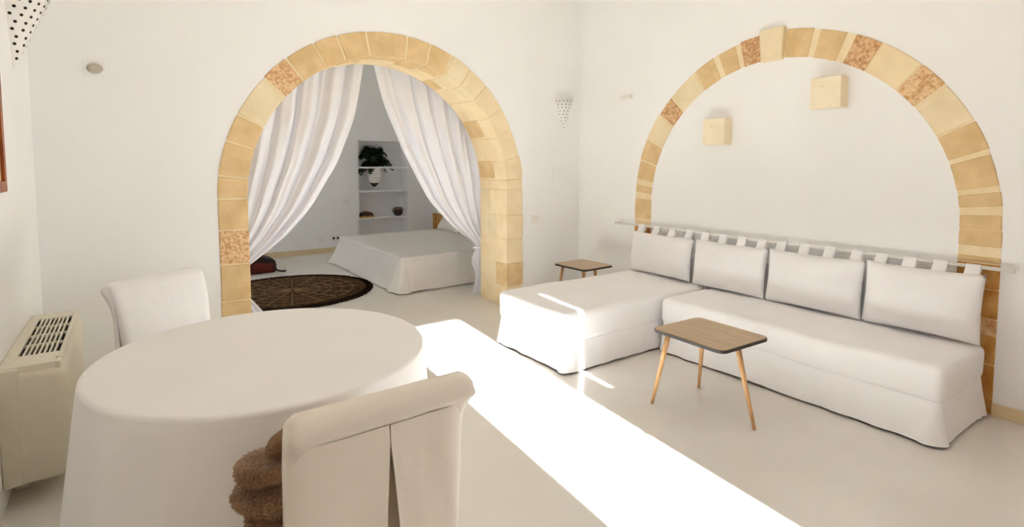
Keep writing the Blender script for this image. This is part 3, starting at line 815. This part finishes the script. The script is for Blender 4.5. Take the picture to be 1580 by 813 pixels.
# rug
RCX, RCY, RR = 1.50, 6.62, 0.90
t = empty('round_rug', (RCX, RCY, 0), 'round dark brown woven rug with pale radial cords', 'rug')
bm = bmesh.new(); rnd = random.Random(5)
def rug_pt(a, v):
    an = 2 * PI * a; r = RR * v
    z = 0.010 + 0.0035 * math.sin(v * 46 * PI) + 0.003 * noise.noise(Vector((math.cos(an) * r * 30, math.sin(an) * r * 30, 0)))
    if v > 0.995: z = 0.002
    return (RCX + r * math.cos(an), RCY + r * math.sin(an), z)
grid_surface(bm, rug_pt, 120, 92, True)
bmesh.ops.remove_doubles(bm, verts=bm.verts[:], dist=1e-5)
obj('weave', bm, 'rug', t, True)
bm = bmesh.new()
for k in range(420):
    an = 2 * PI * k / 420 + rnd.uniform(-0.006, 0.006); r1 = RR + rnd.uniform(-0.004, 0.022)
    add_tube(bm, [(RCX + (RR - 0.07) * math.cos(an), RCY + (RR - 0.07) * math.sin(an), 0.016), (RCX + r1 * math.cos(an + rnd.uniform(-0.01, 0.01)), RCY + r1 * math.sin(an), 0.006)], [0.009, 0.006], 5)
f = obj('fringe', bm, 'rug_edge', t); f['kind'] = 'stuff'
for k in range(16):
    an = 2 * PI * (k + 0.35) / 16 + rnd.uniform(-0.08, 0.08)
    pts = [(RCX + RR * v * math.cos(an), RCY + RR * v * math.sin(an), 0.0135) for v in (0.04, 0.3, 0.6, rnd.uniform(0.72, 0.84))]
    obj('radial_cord', add_tube(bmesh.new(), pts, 0.0045, 6), 'cord', t)
for v in (0.34, 0.48, 0.62, 0.76):
    bm = bmesh.new(); add_tube(bm, [(RCX + RR * v * math.cos(q), RCY + RR * v * math.sin(q), 0.0125) for q in [2 * PI * k / 48 for k in range(49)]], 0.004, 5, False)
    obj('ring_cord', bm, 'cord', t)

# leather bag
t = empty('travel_bag', (1.30, 8.05, 0), 'dark red leather bag on the bedroom floor behind the left curtain', 'bag')
b = soft_box(1.02, 1.60, 7.88, 8.22, 0.0, 0.20, 0.06, 0.05, 0.012, 6, 3.0)
for v in b.verts:
    q = max(0, (v.co.x - 1.38) / 0.22); v.co.z *= 1 - 0.28 * q * q
    v.co.z = max(v.co.z, 0.0)
obj('body', b, 'bag', t, True)
b = soft_box(1.03, 1.595, 7.885, 8.215, 0.12, 0.222, 0.05, 0.05, 0.008, 6, 4.0)
for v in b.verts:
    q = max(0, (v.co.x - 1.38) / 0.22); v.co.z *= 1 - 0.26 * q * q
obj('flap', b, 'bag_top', t, True)
obj('strap', add_tube(bmesh.new(), [(1.55, 7.885, 0.09), (1.60, 7.865, 0.03), (1.66, 7.88, 0.012), (1.71, 7.90, 0.010)], 0.011, 8), 'bag_top', t, True)

# niche things
YN = YBK + 0.13
t = empty('potted_fern', (3.53, YN, 1.015), 'dark green fern spilling from a stemmed goblet vase in the niche', 'plant')
gob = add_lathe(bmesh.new(), [(0.0, 0.0), (0.075, 0.0), (0.075, 0.008), (0.022, 0.018), (0.016, 0.05), (0.020, 0.07), (0.07, 0.12), (0.115, 0.20), (0.128, 0.29), (0.118, 0.39), (0.112, 0.39), (0.120, 0.29), (0.108, 0.205), (0.06, 0.128), (0.0, 0.085)], 32)
obj('goblet_vase', gob, 'ceramic', t, True, local=True)
obj('dark_collar', add_lathe(bmesh.new(), [(0.019, 0.062), (0.076, 0.122), (0.080, 0.128), (0.074, 0.132), (0.019, 0.074)], 24), 'soil', t, True, local=True)
obj('soil', add_lathe(bmesh.new(), [(0.0, 0.375), (0.115, 0.375), (0.0, 0.385)], 20), 'soil', t, True, local=True)
rnd = random.Random(11)
for k in range(34):
    az = 2 * PI * k / 34 + rnd.uniform(-0.15, 0.15)
    el = (0.25, 0.75, 1.2)[k % 3] + rnd.uniform(-0.15, 0.15); L = rnd.uniform(0.34, 0.44)
    out = L * (0.35 + 0.5 * math.cos(el)); rise = L * math.sin(el) * 0.95; drop = rnd.uniform(0.02, 0.30) * (1.3 - el * 0.5)
    hx, hy = math.cos(az), math.sin(az) * 0.40
    pts = [Vector((hx * out * q / 12, hy * out * q / 12, 0.41 + rise * math.sin(q / 12 * 1.9) - drop * (q / 12) ** 2)) for q in range(13)]
    bm = bmesh.new()
    for q in range(12):
        p, p2 = pts[q], pts[q + 1]; d = (p2 - p).normalized()
        side = d.cross(Vector((0, 0, 1)))
        if side.length < 1e-4: side = Vector((1, 0, 0))
        side.normalize(); up = side.cross(d)
        bm.faces.new((bm.verts.new(p - side * 0.004), bm.verts.new(p + side * 0.004), bm.verts.new(p2 + side * 0.004), bm.verts.new(p2 - side * 0.004)))
        wl = 0.062 * math.sin(PI * (0.2 + 0.74 * q / 12)) + 0.006
        for s in (-1, 1):
            for tw in (0.25, -0.5):
                tip = p + side * s * wl * (1 if tw > 0 else 0.7) + d * wl * 0.6 - up * wl * tw
                bm.faces.new((bm.verts.new(p), bm.verts.new(p + d * 0.030), bm.verts.new(tip + d * 0.012), bm.verts.new(tip - d * 0.004)))
    for v in bm.verts:
        v.co.y = min(v.co.y, 0.13)
    obj('frond', bm, 'leaf', t, local=True)
t = empty('lidded_box', (3.355, YN - 0.05, 0.545), 'small dark brown dome-topped box on the lower niche shelf', 'box')
prof = [(-0.115, 0.02)] + [(-0.112 * math.cos(q * PI / 10) , 0.035 + 0.07 * math.sin(q * PI / 10)) for q in range(11)] + [(0.115, 0.02)]
bm = block(prof, -0.07, 0.07, 'y', 0.004); obj('lid', bm, 'loaf', t, local=True)
obj('tray', box(-0.12, 0.12, -0.075, 0.075, 0, 0.03, bev=0.004), 'honey', t, local=True)
t = empty('clay_jar', (3.945, YN - 0.05, 0.545), 'dark patterned clay jar with two handles on the lower niche shelf', 'jar')
obj('body', add_lathe(bmesh.new(), [(0, 0), (0.05, 0), (0.082, 0.045), (0.086, 0.085), (0.066, 0.115), (0.074, 0.15), (0.066, 0.15), (0.056, 0.115), (0.0, 0.1)], 24), 'pot_dark', t, True, local=True)
obj('painted_band', add_lathe(bmesh.new(), [(0.0695, 0.112), (0.072, 0.118), (0.074, 0.132), (0.075, 0.138), (0.071, 0.138)], 24), 'cord', t, True, local=True)
for s in (-1, 1):
    obj('handle', add_tube(bmesh.new(), [(s * 0.07, 0, 0.13), (s * 0.10, 0, 0.125), (s * 0.104, 0, 0.095), (s * 0.082, 0, 0.075)], 0.008, 8), 'pot_dark', t, True, local=True)
